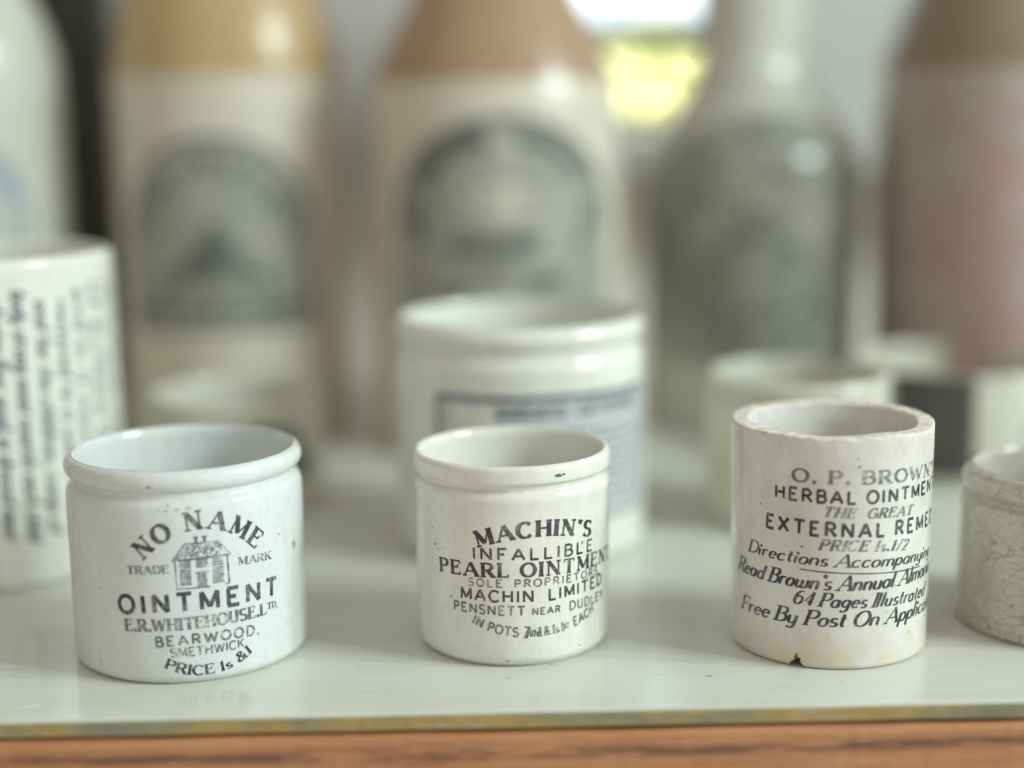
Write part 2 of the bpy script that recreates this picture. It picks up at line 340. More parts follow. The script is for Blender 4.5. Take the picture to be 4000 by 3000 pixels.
# ------------------------------------------------------------------ a small stroke alphabet (cap height 1)
def A(cx, cy, rx, ry, a0, a1, n=None):
    n = n or max(4, int(abs(a1 - a0) / 18))
    return [(cx + rx * math.cos(math.radians(a0 + (a1 - a0) * k / n)), cy + ry * math.sin(math.radians(a0 + (a1 - a0) * k / n))) for k in range(n + 1)]
G = {   # glyph: (width, [strokes]); a stroke is a list of points, optionally ('K'|'T', points) to force thick / thin
 'A': (.80, [('T', [(0, 0), (.40, 1)]), ('K', [(.40, 1), (.80, 0)]), [(.15, .34), (.66, .34)]]),
 'B': (.62, [[(.06, 0), (.06, 1)], [(0, 1), (.32, 1)] + A(.32, .77, .24, .23, 90, -90) + [(.06, .54)], [(.32, .54)] + A(.34, .27, .28, .27, 90, -90) + [(0, 0)]]),
 'C': (.72, [A(.40, .5, .40, .5, 42, 318, 18)]),
 'D': (.72, [[(.06, 0), (.06, 1)], [(0, 1), (.30, 1)] + A(.30, .5, .42, .5, 90, -90) + [(0, 0)]]),
 'E': (.60, [[(.06, 0), (.06, 1)], [(0, 1), (.58, 1)], [(.06, .52), (.44, .52)], [(0, 0), (.60, 0)]]),
 'F': (.58, [[(.06, 0), (.06, 1)], [(0, 1), (.58, 1)], [(.06, .50), (.44, .50)]]),
 'G': (.76, [A(.40, .5, .40, .5, 42, 350, 18), [(.78, .06), (.78, .44)], [(.50, .44), (.80, .44)]]),
 'H': (.74, [[(.06, 0), (.06, 1)], [(.68, 0), (.68, 1)], [(.06, .52), (.68, .52)]]),
 'I': (.14, [[(.07, 0), (.07, 1)]]),
 'K': (.70, [[(.06, 0), (.06, 1)], ('T', [(.66, 1), (.06, .38)]), ('K', [(.26, .58), (.70, 0)])]),
 'L': (.56, [[(.06, 0), (.06, 1)], [(0, 0), (.56, 0)]]),
 'M': (.90, [('T', [(.06, 0), (.06, 1)]), ('K', [(.06, 1), (.45, .12)]), ('T', [(.45, .12), (.84, 1)]), ('K', [(.84, 0), (.84, 1)])]),
 'N': (.76, [('T', [(.06, 0), (.06, 1)]), ('K', [(.06, 1), (.70, 0)]), ('T', [(.70, 0), (.70, 1)])]),
 'O': (.80, [A(.40, .5, .40, .5, 0, 360, 22)]),
 'P': (.60, [[(.06, 0), (.06, 1)], [(0, 1), (.32, 1)] + A(.32, .74, .27, .26, 90, -90) + [(.06, .48)]]),
 'R': (.68, [[(.06, 0), (.06, 1)], [(0, 1), (.32, 1)] + A(.32, .75, .27, .25, 90, -90) + [(.06, .50)], ('K', [(.32, .50), (.68, 0)])]),
 'S': (.58, [A(.29, .75, .26, .25, 30, 270, 12) + A(.29, .25, .29, .25, 90, -150, 12)]),
 'T': (.70, [[(.35, 0), (.35, 1)], [(0, 1), (.70, 1)]]),
 'U': (.70, [[(.06, 1)] + A(.35, .30, .29, .30, 180, 360) + [(.64, 1)]]),
 'W': (1.06, [('K', [(0, 1), (.27, 0)]), ('T', [(.27, 0), (.53, .92)]), ('K', [(.53, .92), (.79, 0)]), ('T', [(.79, 0), (1.06, 1)])]),
 'X': (.70, [('K', [(0, 1), (.70, 0)]), ('T', [(.70, 1), (0, 0)])]),
 'Y': (.70, [('K', [(0, 1), (.35, .46)]), ('T', [(.70, 1), (.35, .46)]), [(.35, .46), (.35, 0)]]),
 'a': (.54, [A(.24, .27, .22, .27, 0, 360, 14), [(.47, .54), (.47, .10), (.54, 0)]]),
 'b': (.50, [[(.05, 1), (.05, 0)], A(.27, .27, .21, .27, 0, 360, 14)]),
 'c': (.46, [A(.25, .27, .24, .27, 50, 318, 12)]),
 'd': (.54, [A(.24, .27, .22, .27, 0, 360, 14), [(.47, 1), (.47, .08), (.54, 0)]]),
 'e': (.48, [[(.05, .29), (.45, .29)] + A(.25, .27, .21, .27, 5, 320, 12)]),
 'f': (.34, [[(.34, .95), (.26, 1), (.17, .9), (.15, .7), (.15, 0)], [(0, .54), (.32, .54)]]),
 'g': (.52, [A(.24, .29, .22, .25, 0, 360, 14), [(.46, .54)] + A(.24, -.10, .22, .22, 0, -150, 8)]),
 'h': (.52, [[(.05, 1), (.05, 0)], [(.05, .30)] + A(.26, .34, .20, .20, 180, 0, 8) + [(.46, .08), (.54, 0)]]),
 'i': (.16, [[(.05, .54), (.05, .08), (.14, 0)], ('D', [(.05, .78)])]),
 'k': (.48, [[(.05, 1), (.05, 0)], ('T', [(.44, .54), (.05, .20)]), ('K', [(.17, .30), (.46, 0)])]),
 'l': (.16, [[(.05, 1), (.05, .08), (.14, 0)]]),
 'm': (.82, [[(.05, .54), (.05, 0)], [(.05, .30)] + A(.23, .34, .18, .20, 180, 0, 8) + [(.41, 0)], [(.41, .30)] + A(.59, .34, .18, .20, 180, 0, 8) + [(.77, .08), (.84, 0)]]),
 'n': (.52, [[(.05, .54), (.05, 0)], [(.05, .30)] + A(.25, .34, .20, .20, 180, 0, 8) + [(.45, .08), (.54, 0)]]),
 'o': (.48, [A(.24, .27, .23, .27, 0, 360, 16)]),
 'p': (.50, [[(.05, .54), (.05, -.36)], A(.27, .27, .21, .27, 0, 360, 14)]),
 'r': (.36, [[(.05, .54), (.05, 0)], [(.05, .30)] + A(.24, .36, .19, .18, 180, 50, 6)]),
 's': (.38, [A(.20, .40, .16, .14, 30, 270, 9) + A(.20, .13, .18, .13, 90, -150, 9)]),
 't': (.34, [[(.14, .82), (.14, .12), (.20, .01), (.32, .06)], [(0, .54), (.32, .54)]]),
 'u': (.54, [[(.05, .54), (.05, .22)] + A(.25, .20, .20, .20, 180, 360, 8) + [(.45, .54)], [(.45, .54), (.45, .08), (.54, 0)]]),
 'w': (.80, [[(.05, .54), (.05, .20)] + A(.22, .18, .17, .18, 180, 360, 8) + [(.39, .54)], [(.39, .20)] + A(.57, .18, .18, .18, 180, 360, 8) + [(.75, .54)]]),
 'y': (.52, [[(.05, .54), (.05, .22)] + A(.25, .20, .20, .20, 180, 360, 8) + [(.45, .54)], [(.45, .54)] + A(.24, -.12, .21, .22, 0, -150, 8)]),
 '1': (.26, [[(.14, 0), (.14, 1), (.02, .84)]]),
 '2': (.54, [A(.27, .74, .25, .26, 170, -30, 10) + [(.03, 0), (.54, 0)]]),
 '4': (.58, [('T', [(.58, .28), (.02, .28), (.42, 1)]), ('K', [(.42, 1), (.42, 0)])]),
 '6': (.56, [[(.48, .96)] + A(.36, .46, .34, .52, 100, 180, 6) + A(.28, .30, .26, .30, 180, 540, 14)]),
 '7': (.54, [[(0, 1), (.52, 1)], ('K', [(.52, 1), (.18, 0)])]),
 '&': (.74, [[(.72, 0), (.18, .72)] + A(.32, .80, .16, .19, 200, -40, 9) + [(.10, .38)] + A(.26, .22, .22, .22, 140, 330, 9) + [(.70, .48)]]),
 '/': (.34, [('T', [(0, -.05), (.34, 1.02)])]),
 '.': (.12, [('D', [(.06, .06)])]), ',': (.14, [('K', [(.08, .10), (.02, -.16)])]), "'": (.14, [('K', [(.10, 1.0), (.05, .76)])]),
 ' ': (.30, []),
}
HALF = {'^': .5}

def blemishes(rf, mat, parent, *bl, eps=.035):
    for b in bl:
        k = Ink(); k.blot(*b); k.build('glaze_blemish', rf, mat, parent, eps)

class Ink:
    """gathers flat ribbons in the unrolled (u, v) plane of a pot and wraps them round it"""
    def __init__(s): s.q = []
    def ribbon(s, pts, w, close=False):
        """pts in mm, w = function(dirx, diry) -> width in mm"""
        P = [pts[0]]
        for a, b in zip(pts, pts[1:]):
            d = math.dist(a, b)
            if d < 1e-6: continue
            n = max(1, int(d / .7))
            for k in range(1, n + 1): P.append((a[0] + (b[0] - a[0]) * k / n, a[1] + (b[1] - a[1]) * k / n))
        if len(P) < 2: return
        closed = math.dist(P[0], P[-1]) < 1e-4
        L, Rr = [], []
        for i, p in enumerate(P):
            if closed: a, b = P[i - 1 if i else -2], P[(i + 1) if i + 1 < len(P) else 1]
            else: a, b = P[max(0, i - 1)], P[min(len(P) - 1, i + 1)]
            dx, dy = b[0] - a[0], b[1] - a[1]; l = math.hypot(dx, dy) or 1; dx /= l; dy /= l
            hw = w(dx, dy) / 2 * (1 + .10 * noise.noise(Vector((p[0] * 1.7, p[1] * 1.7, 3.1))))
            L.append((p[0] - dy * hw, p[1] + dx * hw)); Rr.append((p[0] + dy * hw, p[1] - dx * hw))
        for i in range(len(P) - 1): s.q.append((L[i], Rr[i], Rr[i + 1], L[i + 1]))
    def blot(s, u, v, ru, rv, rough=.35, seed=0):
        n = 14; pts = []
        for k in range(n):
            a = 2 * math.pi * k / n
            q = 1 + rough * noise.noise(Vector((math.cos(a) * 1.5 + seed * 3.7, math.sin(a) * 1.5, seed)))
            pts.append((u + ru * q * math.cos(a), v + rv * q * math.sin(a)))
        for k in range(n): s.q.append(((u, v), pts[k], pts[(k + 1) % n]))
    def field(s, vlo, vhi, half, u0=0., step=1.5):
        """filled area, half(v) = half width"""
        n = max(1, int((vhi - vlo) / step))
        for i in range(n):
            a, b = vlo + (vhi - vlo) * i / n, vlo + (vhi - vlo) * (i + 1) / n
            ha, hb = half(a), half(b)
            k = max(1, int(2 * max(ha, hb) / 1.5))
            for j in range(k):
                t0, t1 = -1 + 2 * j / k, -1 + 2 * (j + 1) / k
                s.q.append(((u0 + t0 * ha, a), (u0 + t1 * ha, a), (u0 + t1 * hb, b), (u0 + t0 * hb, b)))
    def text(s, txt, p0, p1, p2, h, style='sans', weight=.17, thin=None, slant=0., space=.24, fit=True, frame=None):
        """letters along the curve through three base-line points"""
        thin = thin if thin is not None else (weight if style == 'sans' else weight * .45)
        gl = []; x = 0
        for ch in txt:
            wdt, st = G[ch]
            gl.append((x, wdt, st, ch)); x += wdt + (space if ch != ' ' else space * .5)
        total = x - space
        # curve
        def cv(t):
            u = p0[0] + (p2[0] - p0[0]) * t
            (a, fa), (b, fb), (c, fc) = p0, p1, p2
            v = fa * (u - b) * (u - c) / ((a - b) * (a - c)) + fb * (u - a) * (u - c) / ((b - a) * (b - c)) + fc * (u - a) * (u - b) / ((c - a) * (c - b))
            return u, v
        N = 160; pts = [cv(k / N) for k in range(N + 1)]
        cum = [0]
        for a, b in zip(pts, pts[1:]): cum.append(cum[-1] + math.dist(a, b))
        ln = cum[-1]; sx = ln / total
        def at(sl):
            sl = max(0, min(ln, sl))
            for k in range(N):
                if cum[k + 1] >= sl:
                    t = (sl - cum[k]) / (cum[k + 1] - cum[k]); a, b = pts[k], pts[k + 1]
                    return (a[0] + (b[0] - a[0]) * t, a[1] + (b[1] - a[1]) * t), math.atan2(b[1] - a[1], b[0] - a[0])
            return pts[-1], math.atan2(pts[-1][1] - pts[-2][1], pts[-1][0] - pts[-2][0])
        for x0, wdt, st, ch in gl:
            if not st: continue
            c, ang = at((x0 + wdt / 2) * sx)
            ca, sa = math.cos(ang), math.sin(ang)
            jx, jy = random.uniform(-.012, .012) * h, random.uniform(-.012, .012) * h
            def tr(p):
                gx = (p[0] - wdt / 2) * sx + slant * (p[1] - .4) * h; gy = p[1] * h
                q = (c[0] + gx * ca - gy * sa + jx, c[1] + gx * sa + gy * ca + jy)
                return q if frame is None else frame(q)
            def wfun(kind):
                def f(dx, dy):
                    if style == 'sans': return weight * h
                    if kind == 'K': return weight * h
                    if kind == 'T': return thin * h
                    lx, ly = dx * ca + dy * sa, -dx * sa + dy * ca
                    if frame: lx, ly = ly, lx
                    return (thin + (weight - thin) * abs(ly)) * h
                return f
            ends = {}
            for e in st:
                pp = e[1] if isinstance(e, tuple) else e
                for q in (pp[0], pp[-1]): ends[(round(q[0], 2), round(q[1], 2))] = ends.get((round(q[0], 2), round(q[1], 2)), 0) + 1
            for e in st:
                kind, pp = e if isinstance(e, tuple) else ('', e)
                if kind == 'D':
                    q = tr(pp[0]); s.blot(q[0], q[1], weight * h * .55, weight * h * .55, .2, random.random() * 9); continue
                s.ribbon([tr(q) for q in pp], wfun(kind))
                if (style == 'serif' or (style == 'ital' and ch.isupper())) and len(pp) >= 2:
                    for q, nb in ((pp[0], pp[1]), (pp[-1], pp[-2])):
                        dx, dy = abs(q[0] - nb[0]), abs(q[1] - nb[1])
                        shared = ends[(round(q[0], 2), round(q[1], 2))] > 1
                        if dy > dx * .8 and not (shared and dx > .02) and (abs(q[1]) < .03 or abs(q[1] - 1) < .03 or abs(q[1] - .54) < .02):
                            if abs(q[1] - 1) < .03 or abs(q[1]) < .03:
                                hs = .17 + (.03 if kind != 'T' else 0)
                                hs = min(hs, .2)
                                xx = (hs * h) / max(sx, 1e-6)
                                s.ribbon([tr((q[0] - xx, q[1])), tr((q[0] + xx, q[1]))], lambda a, b: max(thin, .09) * h)
                        elif dx > dy * 2 and not shared and q[0] > .3 and len(pp) == 2 and not (abs(q[1] - .52) < .03 and q[0] > .6):
                            sg = -1 if q[1] > .7 else 1
                            s.ribbon([tr((q[0], q[1] + .02 * -sg)), tr((q[0], q[1] + sg * .20))], lambda a, b: max(thin, .09) * h)
                        elif dx > dy * 2 and not shared and q[0] < .02 and q[1] > .9 and wdt == .70:
                            s.ribbon([tr((q[0], 1.02)), tr((q[0], .80))], lambda a, b: max(thin, .09) * h)
    def build(s, name, rf, mat, parent, eps=.035):
        vs, fs = [], []
        for i, q in enumerate(s.q):
            e = eps + (i % 37) * .0006
            idx = []
            for u, v in q:
                r = rf(v); a = u / RREF[0]
                idx.append(len(vs)); vs.append(((r + e) * math.sin(a), -(r + e) * math.cos(a), v))
            fs.append(tuple(idx))
        o = mesh(name, vs, fs, mat, parent, False)
        bm = bmesh.new(); bm.from_mesh(o.data); bm.normal_update()
        for f in bm.faces:
            c = f.calc_center_median()
            if f.normal.x * c.x + f.normal.y * c.y < 0: f.normal_flip()
        bm.to_mesh(o.data); bm.free()
        return o
RREF = [20.]

# ------------------------------------------------------------------ setting: shelf, wall, window
shelf = tag(empty('display_shelf', 0, 261.7), 'white painted shelf board with ochre edge and red brown wooden front rail', 'shelf')
Y0 = -0.0
def moulding(name, prof, mat, amp, seed, x0=-420, x1=420, nx=420, smooth=False, par=None):
    """a profile run along x whose front wanders a little, as hand-worked wood does"""
    vs, fs = [], []; n = len(prof)
    for i in range(nx + 1):
        x = x0 + (x1 - x0) * i / nx
        for k_, (y, z) in enumerate(prof):
            w = amp if y < 5 else 0
            vs.append((x, y + w * noise.noise(Vector((x * .05, seed, k_ * .15))) + w * .4 * noise.noise(Vector((x * .4, seed, k_ * .3))),
                       z + .6 * w * noise.noise(Vector((x * .07, seed + 9, k_ * .2)))))
    for i in range(nx):
        for k_ in range(n):
            fs.append((i * n + k_, i * n + (k_ + 1) % n, (i + 1) * n + (k_ + 1) % n, (i + 1) * n + k_))
    fs.append(tuple(range(n))); fs.append(tuple(nx * n + k_ for k_ in range(n))[::-1])
    o = mesh(name, vs, fs, mat, par, smooth)
    bm = bmesh.new(); bm.from_mesh(o.data); bmesh.ops.recalc_face_normals(bm, faces=bm.faces); bm.to_mesh(o.data); bm.free()
    return o
moulding('shelf_board', [(345, 0), (1.1, 0), (.75, -.06), (.52, -.24), (.5, -.5), (.5, -3.0), (345, -3.0)], M['shelf'], .10, 1., par=shelf)
moulding('board_edge', [(.42, -.36), (.1, -.42), (.02, -.6), (.02, -2.8), (.15, -2.95), (.42, -2.97)], M['edge'], .16, 4., par=shelf)
prof = [(30, -3.7)] + [(1.2 - 1.6 * math.sin(math.radians(a)), -5.3 + 1.6 * math.cos(math.radians(a))) for a in range(0, 91, 10)] + [(-.5, -12), (-.5, -40), (30, -40)]
moulding('front_rail', prof, M['rail'], .22, 7., par=shelf)
def shelf_mark(pts, w, mat, name='paint_mark'):
    """a thin flat mark lying on the paint"""
    n = len(pts); vs = []; fs = []
    for i, (x, y) in enumerate(pts):
        a, b = pts[max(0, i - 1)], pts[min(n - 1, i + 1)]
        l = math.dist(a, b) or 1; dx, dy = (b[0] - a[0]) / l, (b[1] - a[1]) / l
        ww = w * (.35 + .65 * math.sin(math.pi * (i + .5) / n))
        vs += [(x - dy * ww / 2, y - 261.7 + dx * ww / 2, .02), (x + dy * ww / 2, y - 261.7 - dx * ww / 2, .02)]
    for i in range(n - 1): fs.append((2 * i, 2 * i + 1, 2 * i + 3, 2 * i + 2))
    return mesh(name, vs, fs, mat, shelf, False)
shelf_mark([(-87.5, 268.2), (-85.5, 268.9), (-83.5, 269.7), (-82.0, 270.2)], .9, M['scratch'])
shelf_mark([(-81.9, 270.3), (-81.2, 270.6), (-80.6, 270.5)], .8, M['dent'])
MARKS = [(11.5, 285.5, .5), (41.2, 277.6, .8), (65.5, 273.3, .55), (-26, 287, .35), (98, 268, .4), (30.5, 292, .3), (-20, 271, .3), (8, 268.5, .35), (52, 288, .3), (-95, 281, .4)]
for x, y, w_ in MARKS: shelf_mark([(x - w_ * .8, y), (x, y + .1), (x + w_ * .8, y + .05)], w_, M['dent'])

WY = 680
wx0, wx1, wz0, wz1 = 22, 118, 97, 260
def grid_wall(name, xs, zs, skip, mat):
    vs, fs = [], []
    for z in zs:
        for x in xs: vs.append((x, WY, z))
    nx = len(xs)
    for j in range(len(zs) - 1):
        for i in range(nx - 1):
            if (i, j) in skip: continue
            fs.append((j * nx + i, j * nx + i + 1, (j + 1) * nx + i + 1, (j + 1) * nx + i))
    o = mesh(name, vs, fs, mat, None, False)
    sm = o.modifiers.new('thickness', 'SOLIDIFY'); sm.thickness = .06; sm.offset = -1 if False else 1
    return o
wall = tag(grid_wall('wall', [-1600, wx0, wx1, 1600], [81, wz0, wz1, 1200], {(1, 1)}, M['wall']), 'pale lilac grey plaster wall behind the bottles', 'wall', kind='structure')
lower_wall = tag(box('lower_wall', -1600, 1600, WY - 6, WY + 60, -900, 79, M['lower_wall']), 'lower wall in the gaps between the bottles, gap brightness put into its pale tone', 'lower_wall', kind='structure')  # lower wall split off so the gaps' brightness sits in its own colour

win = tag(empty('window', (wx0 + wx1) / 2, WY, wz0), 'small bright window glimpsed between the second and third bottle shoulders', 'window')
def wbox(name, x0, x1, z0, z1, y0, y1, mat): return box(name, x0 - (wx0 + wx1) / 2, x1 - (wx0 + wx1) / 2, y0, y1, z0 - wz0, z1 - wz0, mat, win)
wbox('frame', wx0 + .5, wx0 + 6, wz0 + .5, wz1 - .5, -3, 20, M['frame'])
wbox('frame', wx1 - 6, wx1 - .5, wz0 + .5, wz1 - .5, -3, 20, M['frame'])
wbox('frame', wx0 + 6.2, wx1 - 6.2, wz1 - 6, wz1 - .5, -3, 20, M['frame'])
wbox('sill', wx0 + 6.2, wx1 - 6.2, wz0 + .5, wz0 + 6, -8, 20, M['frame'])
wbox('glazing_bar', wx0 + 6.2, wx1 - 6.2, 132.5, 145, 2, 14, M['frame'])
wbox('pane', wx0 + 6.2, wx1 - 6.2, wz0 + 6.2, 132.3, 8, 10, M['glass'])
wbox('pane', wx0 + 6.2, wx1 - 6.2, 145.2, wz1 - 6.2, 8, 10, M['glass'])

o = mesh('sky', [(-4000, 6000, -1500), (4000, 6000, -1500), (4000, 6000, 4000), (-4000, 6000, 4000)], [(0, 1, 2, 3)], M['sky'], None, False)
tag(o, 'pale blue and white sky outside the window', 'sky', kind='structure')

# the shrub outside: leaf clumps on thin stems
sh = tag(empty('garden_shrub', 205, 2300, -300), 'sunlit yellow green shrub outside the window', 'shrub')
vs, fs = [], []
rnd = random.Random(5)
clumps = [(rnd.uniform(-330, 330), rnd.uniform(-120, 160), rnd.uniform(120, 520)) for _ in range(170)]
for cx, cy, cz in clumps:
    for _ in range(46):
        d = Vector((rnd.gauss(0, 1), rnd.gauss(0, 1), rnd.gauss(0, 1))).normalized() * rnd.uniform(10, 75)
        c = Vector((cx, cy, cz)) + d
        if c.z > 545 + 25 * math.sin(c.x * .05): continue
        t = Vector((rnd.gauss(0, 1), rnd.gauss(0, 1), rnd.gauss(0, .6))).normalized()
        b = t.cross(Vector((rnd.gauss(0, 1), rnd.gauss(0, 1), rnd.gauss(0, 1)))).normalized()
        l, w_ = rnd.uniform(22, 36), rnd.uniform(11, 17)
        i = len(vs)
        for q in (c - t * l, c + b * w_, c + t * l, c - b * w_): vs.append(tuple(q))
        fs.append((i, i + 1, i + 2, i + 3))
mesh('foliage', vs, fs, M['leaf'], sh, False)
vs, fs = [], []
for cx, cy, cz in clumps[:14]:
    p0, p1 = Vector((cx * .1, cy * .1, -600)), Vector((cx, cy, cz))
    i = len(vs)
    for p, r in ((p0, 9), (p0.lerp(p1, .5) + Vector((0, 0, 60)), 6), (p1, 2)):
        for k in range(6): vs.append((p.x + r * math.cos(k * math.pi / 3), p.y + r * math.sin(k * math.pi / 3), p.z))
    for s_ in range(2):
        for k in range(6):
            a, b = i + s_ * 6 + k, i + s_ * 6 + (k + 1) % 6
            fs.append((a, b, b + 6, a + 6))
mesh('stem', vs, fs, M['bark'], sh, True)

# dark upright strip between the first and second bottle
box_o = box('dark_strip', -153 - 13, -153 + 13, 588, 608, 0, 420, M['upright_strip'], None, 1.)
tag(box_o, 'dark narrow upright strip behind the gap between the first two bottles', 'upright_strip')

# ------------------------------------------------------------------ front pots
def pot_profile(r, h, rb, wall_t, bead, groove, shoulder, foot=1.6, boxy=False):
    """beaded ointment pot, closed outline from the foot centre up the outside, over the lip and down inside"""
    br = bead / 2
    p = [(0, .5), (rb - foot - 1.5, .5), (rb - foot - .8, 0), (rb - foot * .6, 0)]
    p += arc_p(rb - foot, foot, foot, foot, -60, 0, 5)
    zs = h - bead - shoulder                            # top of the straight wall
    p += [(rb + (r - .1 - rb) * (zs - foot) / (h - foot), zs - .7)]
    p += arc_p(r - .15 - 2.0, zs - .6, 2.0, shoulder * .85, 4, 66, 12)
    p += [(r - groove, h - bead - .25), (r - groove + .05, h - bead + .15)]
    if boxy:
        p += arc_p(r - .7, h - bead + .75, .7, .75, -60, 0, 5) + arc_p(r - .95, h - 1.15, .95, 1.15, 0, 90, 8)
    else:
        p += arc_p(r - br * .80, h - br, br * .80, br, -62, 90, 12)
    lip = wall_t - br * .80
    p += arc_p(r - wall_t + .9, h - 2.4, .9, 2.4, 90, 180, 12)
    p += [(r - wall_t - .1, h - 6), (r - wall_t - .2, 6)] + arc_p(r - wall_t - 4.2, 6, 4.0, 3.2, 0, -90, 6) + [(0, 2.8)]
    return p

def wonky(amp, seed, top=0.):
    def f(a, r, z, v):
        k = 1 + amp * noise.noise(Vector((math.cos(a) * .9, math.sin(a) * .9, z * .03 + seed)))
        return (v[0] * k, v[1] * k, v[2] + top * (z > 20) * noise.noise(Vector((math.cos(a) * 1.4, math.sin(a) * 1.4, seed))))
    return f

# --- left pot
RREF[0] = 23.17
p1 = tag(empty('ointment_pot', -60.70, 301.27), 'squat bluish white beaded pot printed NO NAME OINTMENT with a small house', 'pot', 'ointment pots along the shelf front')
rf1 = lambda v: 23.12 + .0 * v
lathe('body', pot_profile(23.22, 41.36, 23.12, 2.3, 4.2, 1.3, 2.9, 2.0), M['cool_glaze'], p1, 192)
rf1 = lambda v: 23.12 + (23.12 - 23.12) * v / 41
k = Ink()
k.text('NO NAME', (-3.8, 24.9), (6.97, 30.33), (17.6, 24.9), 3.35, 'serif', 0.293, .10, space=.34)
k.text('OINTMENT', (-9.4, 14.05), (5.5, 14.7), (22.6, 14.45), 3.35, 'sans', 0.241, space=.42)
k.text('PRICE', (-.9, 3.65), (3.2, 2.2), (8.2, 1.95), 1.9, 'serif', 0.293, .10)
k.text('1s &1', (9.6, 2.05), (12.5, 2.8), (15.9, 4.6), 1.9, 'serif', 0.293, .10)
k.build('printed_text', rf1, M['ink_a'], p1)
k = Ink()
k.text('TRADE', (-7.3, 21.85), (-3.3, 22.0), (.7, 22.2), 1.5, 'serif', 0.317, .09)
k.text('MARK', (14.0, 22.25), (17.5, 22.05), (21.3, 21.85), 1.5, 'serif', 0.293, .09)
k.text('E.R.WHITEHOUSE.L', (-8.3, 10.65), (4.15, 11.05), (19.6, 11.28), 2.25, 'serif', 0.293, .09)
k.text('TD,', (20.0, 12.1), (21.2, 12.0), (22.7, 11.9), 1.25, 'serif', 0.268, .1)
k.text('BEARWOOD,', (-2.4, 7.75), (5.67, 8.1), (17.7, 7.85), 1.85, 'sans', 0.230, space=.36)
k.text('SMETHWICK', (.3, 5.75), (6.8, 5.85), (14.3, 5.98), 1.65, 'sans', 0.207)
k.build('printed_text', rf1, M['ink_a_grey'], p1)
k = Ink()
ln = lambda w: (lambda a, b: w)
k.ribbon([(1.95, 24.6), (2.15, 19.0), (8.3, 19.0)], ln(.28)); k.ribbon([(11.75, 24.7), (11.95, 19.2), (11.3, 19.0)], ln(.36))
k.ribbon([(1.6, 24.6), (3.9, 27.6), (10.1, 27.6), (12.5, 24.75)], ln(.26)); k.ribbon([(1.5, 24.55), (12.5, 24.75)], ln(.40))
for cx in (6.0, 7.6): k.ribbon([(cx, 27.6), (cx, 28.7)], ln(.55)); k.ribbon([(cx - .5, 28.75), (cx + .5, 28.75)], ln(.3))
rn = random.Random(3)
for _ in range(230):                                            # stippled roof
    v = rn.uniform(24.8, 27.5); t = (v - 24.6) / 3.0
    u = rn.uniform(1.8 + 2.2 * t, 12.3 - 2.2 * t)
    k.ribbon([(u - .16, v), (u + .16, v + rn.uniform(-.06, .06))], ln(.17))
def hatch(u0, u1, v0, v1, st=.42):
    u = u0
    while u <= u1 + 1e-6: k.ribbon([(u, v0), (u, v1)], ln(.24)); u += st
    for v in (v0, (v0 + v1) / 2, v1): k.ribbon([(u0 - .1, v), (u1 + .1, v)], ln(.22))
for a in ((2.95, 4.75, 19.75, 22.55), (9.0, 10.95, 19.6, 22.55), (2.95, 4.75, 23.0, 24.3), (6.0, 8.0, 23.0, 24.3), (9.0, 10.9, 23.0, 24.3)): hatch(*a)
hatch(6.1, 7.75, 19.1, 21.6, .36); k.ribbon([(5.7, 21.85), (8.1, 21.95)], ln(.4))
k.build('house_emblem', rf1, M['ink_a_grey'], p1)
blemishes(rf1, M['rust'], p1, (29.4, 22.6, .6, .9, .4, 2), (1.0, 34.1, .3, .14, .8, 4), (-.6, 34.3, .22, .15, .8, 5), (2.9, 34.3, .4, .12, .8, 6), (5.0, 34.5, .5, .15, .9, 7))
blemishes(lambda v: 23.2, M['dirt'], p1, (-2.2, 38.6, .26, .2, .6, 8), (1.2, 35.2, .2, .16, .6, 9), (23.9, 26.2, .16, .14, .5, 3), eps=.05)

# --- middle pot
RREF[0] = 19.66
p2 = tag(empty('ointment_pot', 4.63, 302.99), "cream white beaded pot printed MACHIN'S INFALLIBLE PEARL OINTMENT in purple black", 'pot', 'ointment pots along the shelf front')
lathe('body', pot_profile(20.0, 39.92, 19.32, 2.0, 3.7, .7, 2.8, 2.4, True), M['cream_glaze'], p2, 192)
rf2 = lambda v: 19.32 + (19.9 - 19.32) * max(0, v - 2.4) / (39.9 - 2.4)
k = Ink()
k.text("MACHIN'S", (-6.9, 24.3), (3.81, 26.3), (16.6, 24.4), 2.95, 'serif', 0.329, .13, space=.30)
k.text('INFALLIBLE', (-8.1, 21.85), (2.24, 21.85), (17.6, 21.4), 2.2, 'sans', 0.213, space=.40)
k.text('PEARL OINTMENT', (-16.0, 18.15), (2.7, 18.45), (26.2, 17.6), 2.65, 'serif', 0.293, .13, space=.32)
k.text('MACHIN  LIMITED', (-11.0, 13.65), (3.15, 13.42), (21.4, 13.6), 2.2, 'sans', 0.213, space=.32)
k.build('printed_text', rf2, M['ink_b'], p2)
k = Ink()
k.text('SOLE  PROPRIETORS', (-9.2, 16.4), (1.18, 16.42), (19.6, 16.1), 1.45, 'sans', 0.230, space=.40)
k.text('PENSNETT', (-12.7, 11.0), (-5.4, 10.9), (1.9, 10.75), 1.75, 'sans', 0.230, space=.32)
k.text('NEAR', (3.4, 10.72), (6.0, 10.68), (9.2, 10.62), 1.3, 'sans', 0.253, space=.32)
k.text('DUDLEY', (11.4, 10.6), (16.0, 10.5), (22.2, 10.4), 1.7, 'sans', 0.230, space=.32)
k.text('IN POTS', (-8.6, 8.9), (-4.0, 7.2), (.5, 6.5), 1.75, 'sans', 0.241, space=.30)
k.text('7', (1.7, 6.25), (2.2, 6.22), (2.8, 6.2), 2.1, 'serif', 0.317, .14)
k.text('1/2', (2.9, 6.4), (3.5, 6.4), (4.0, 6.4), 1.2, 'sans', 0.230)
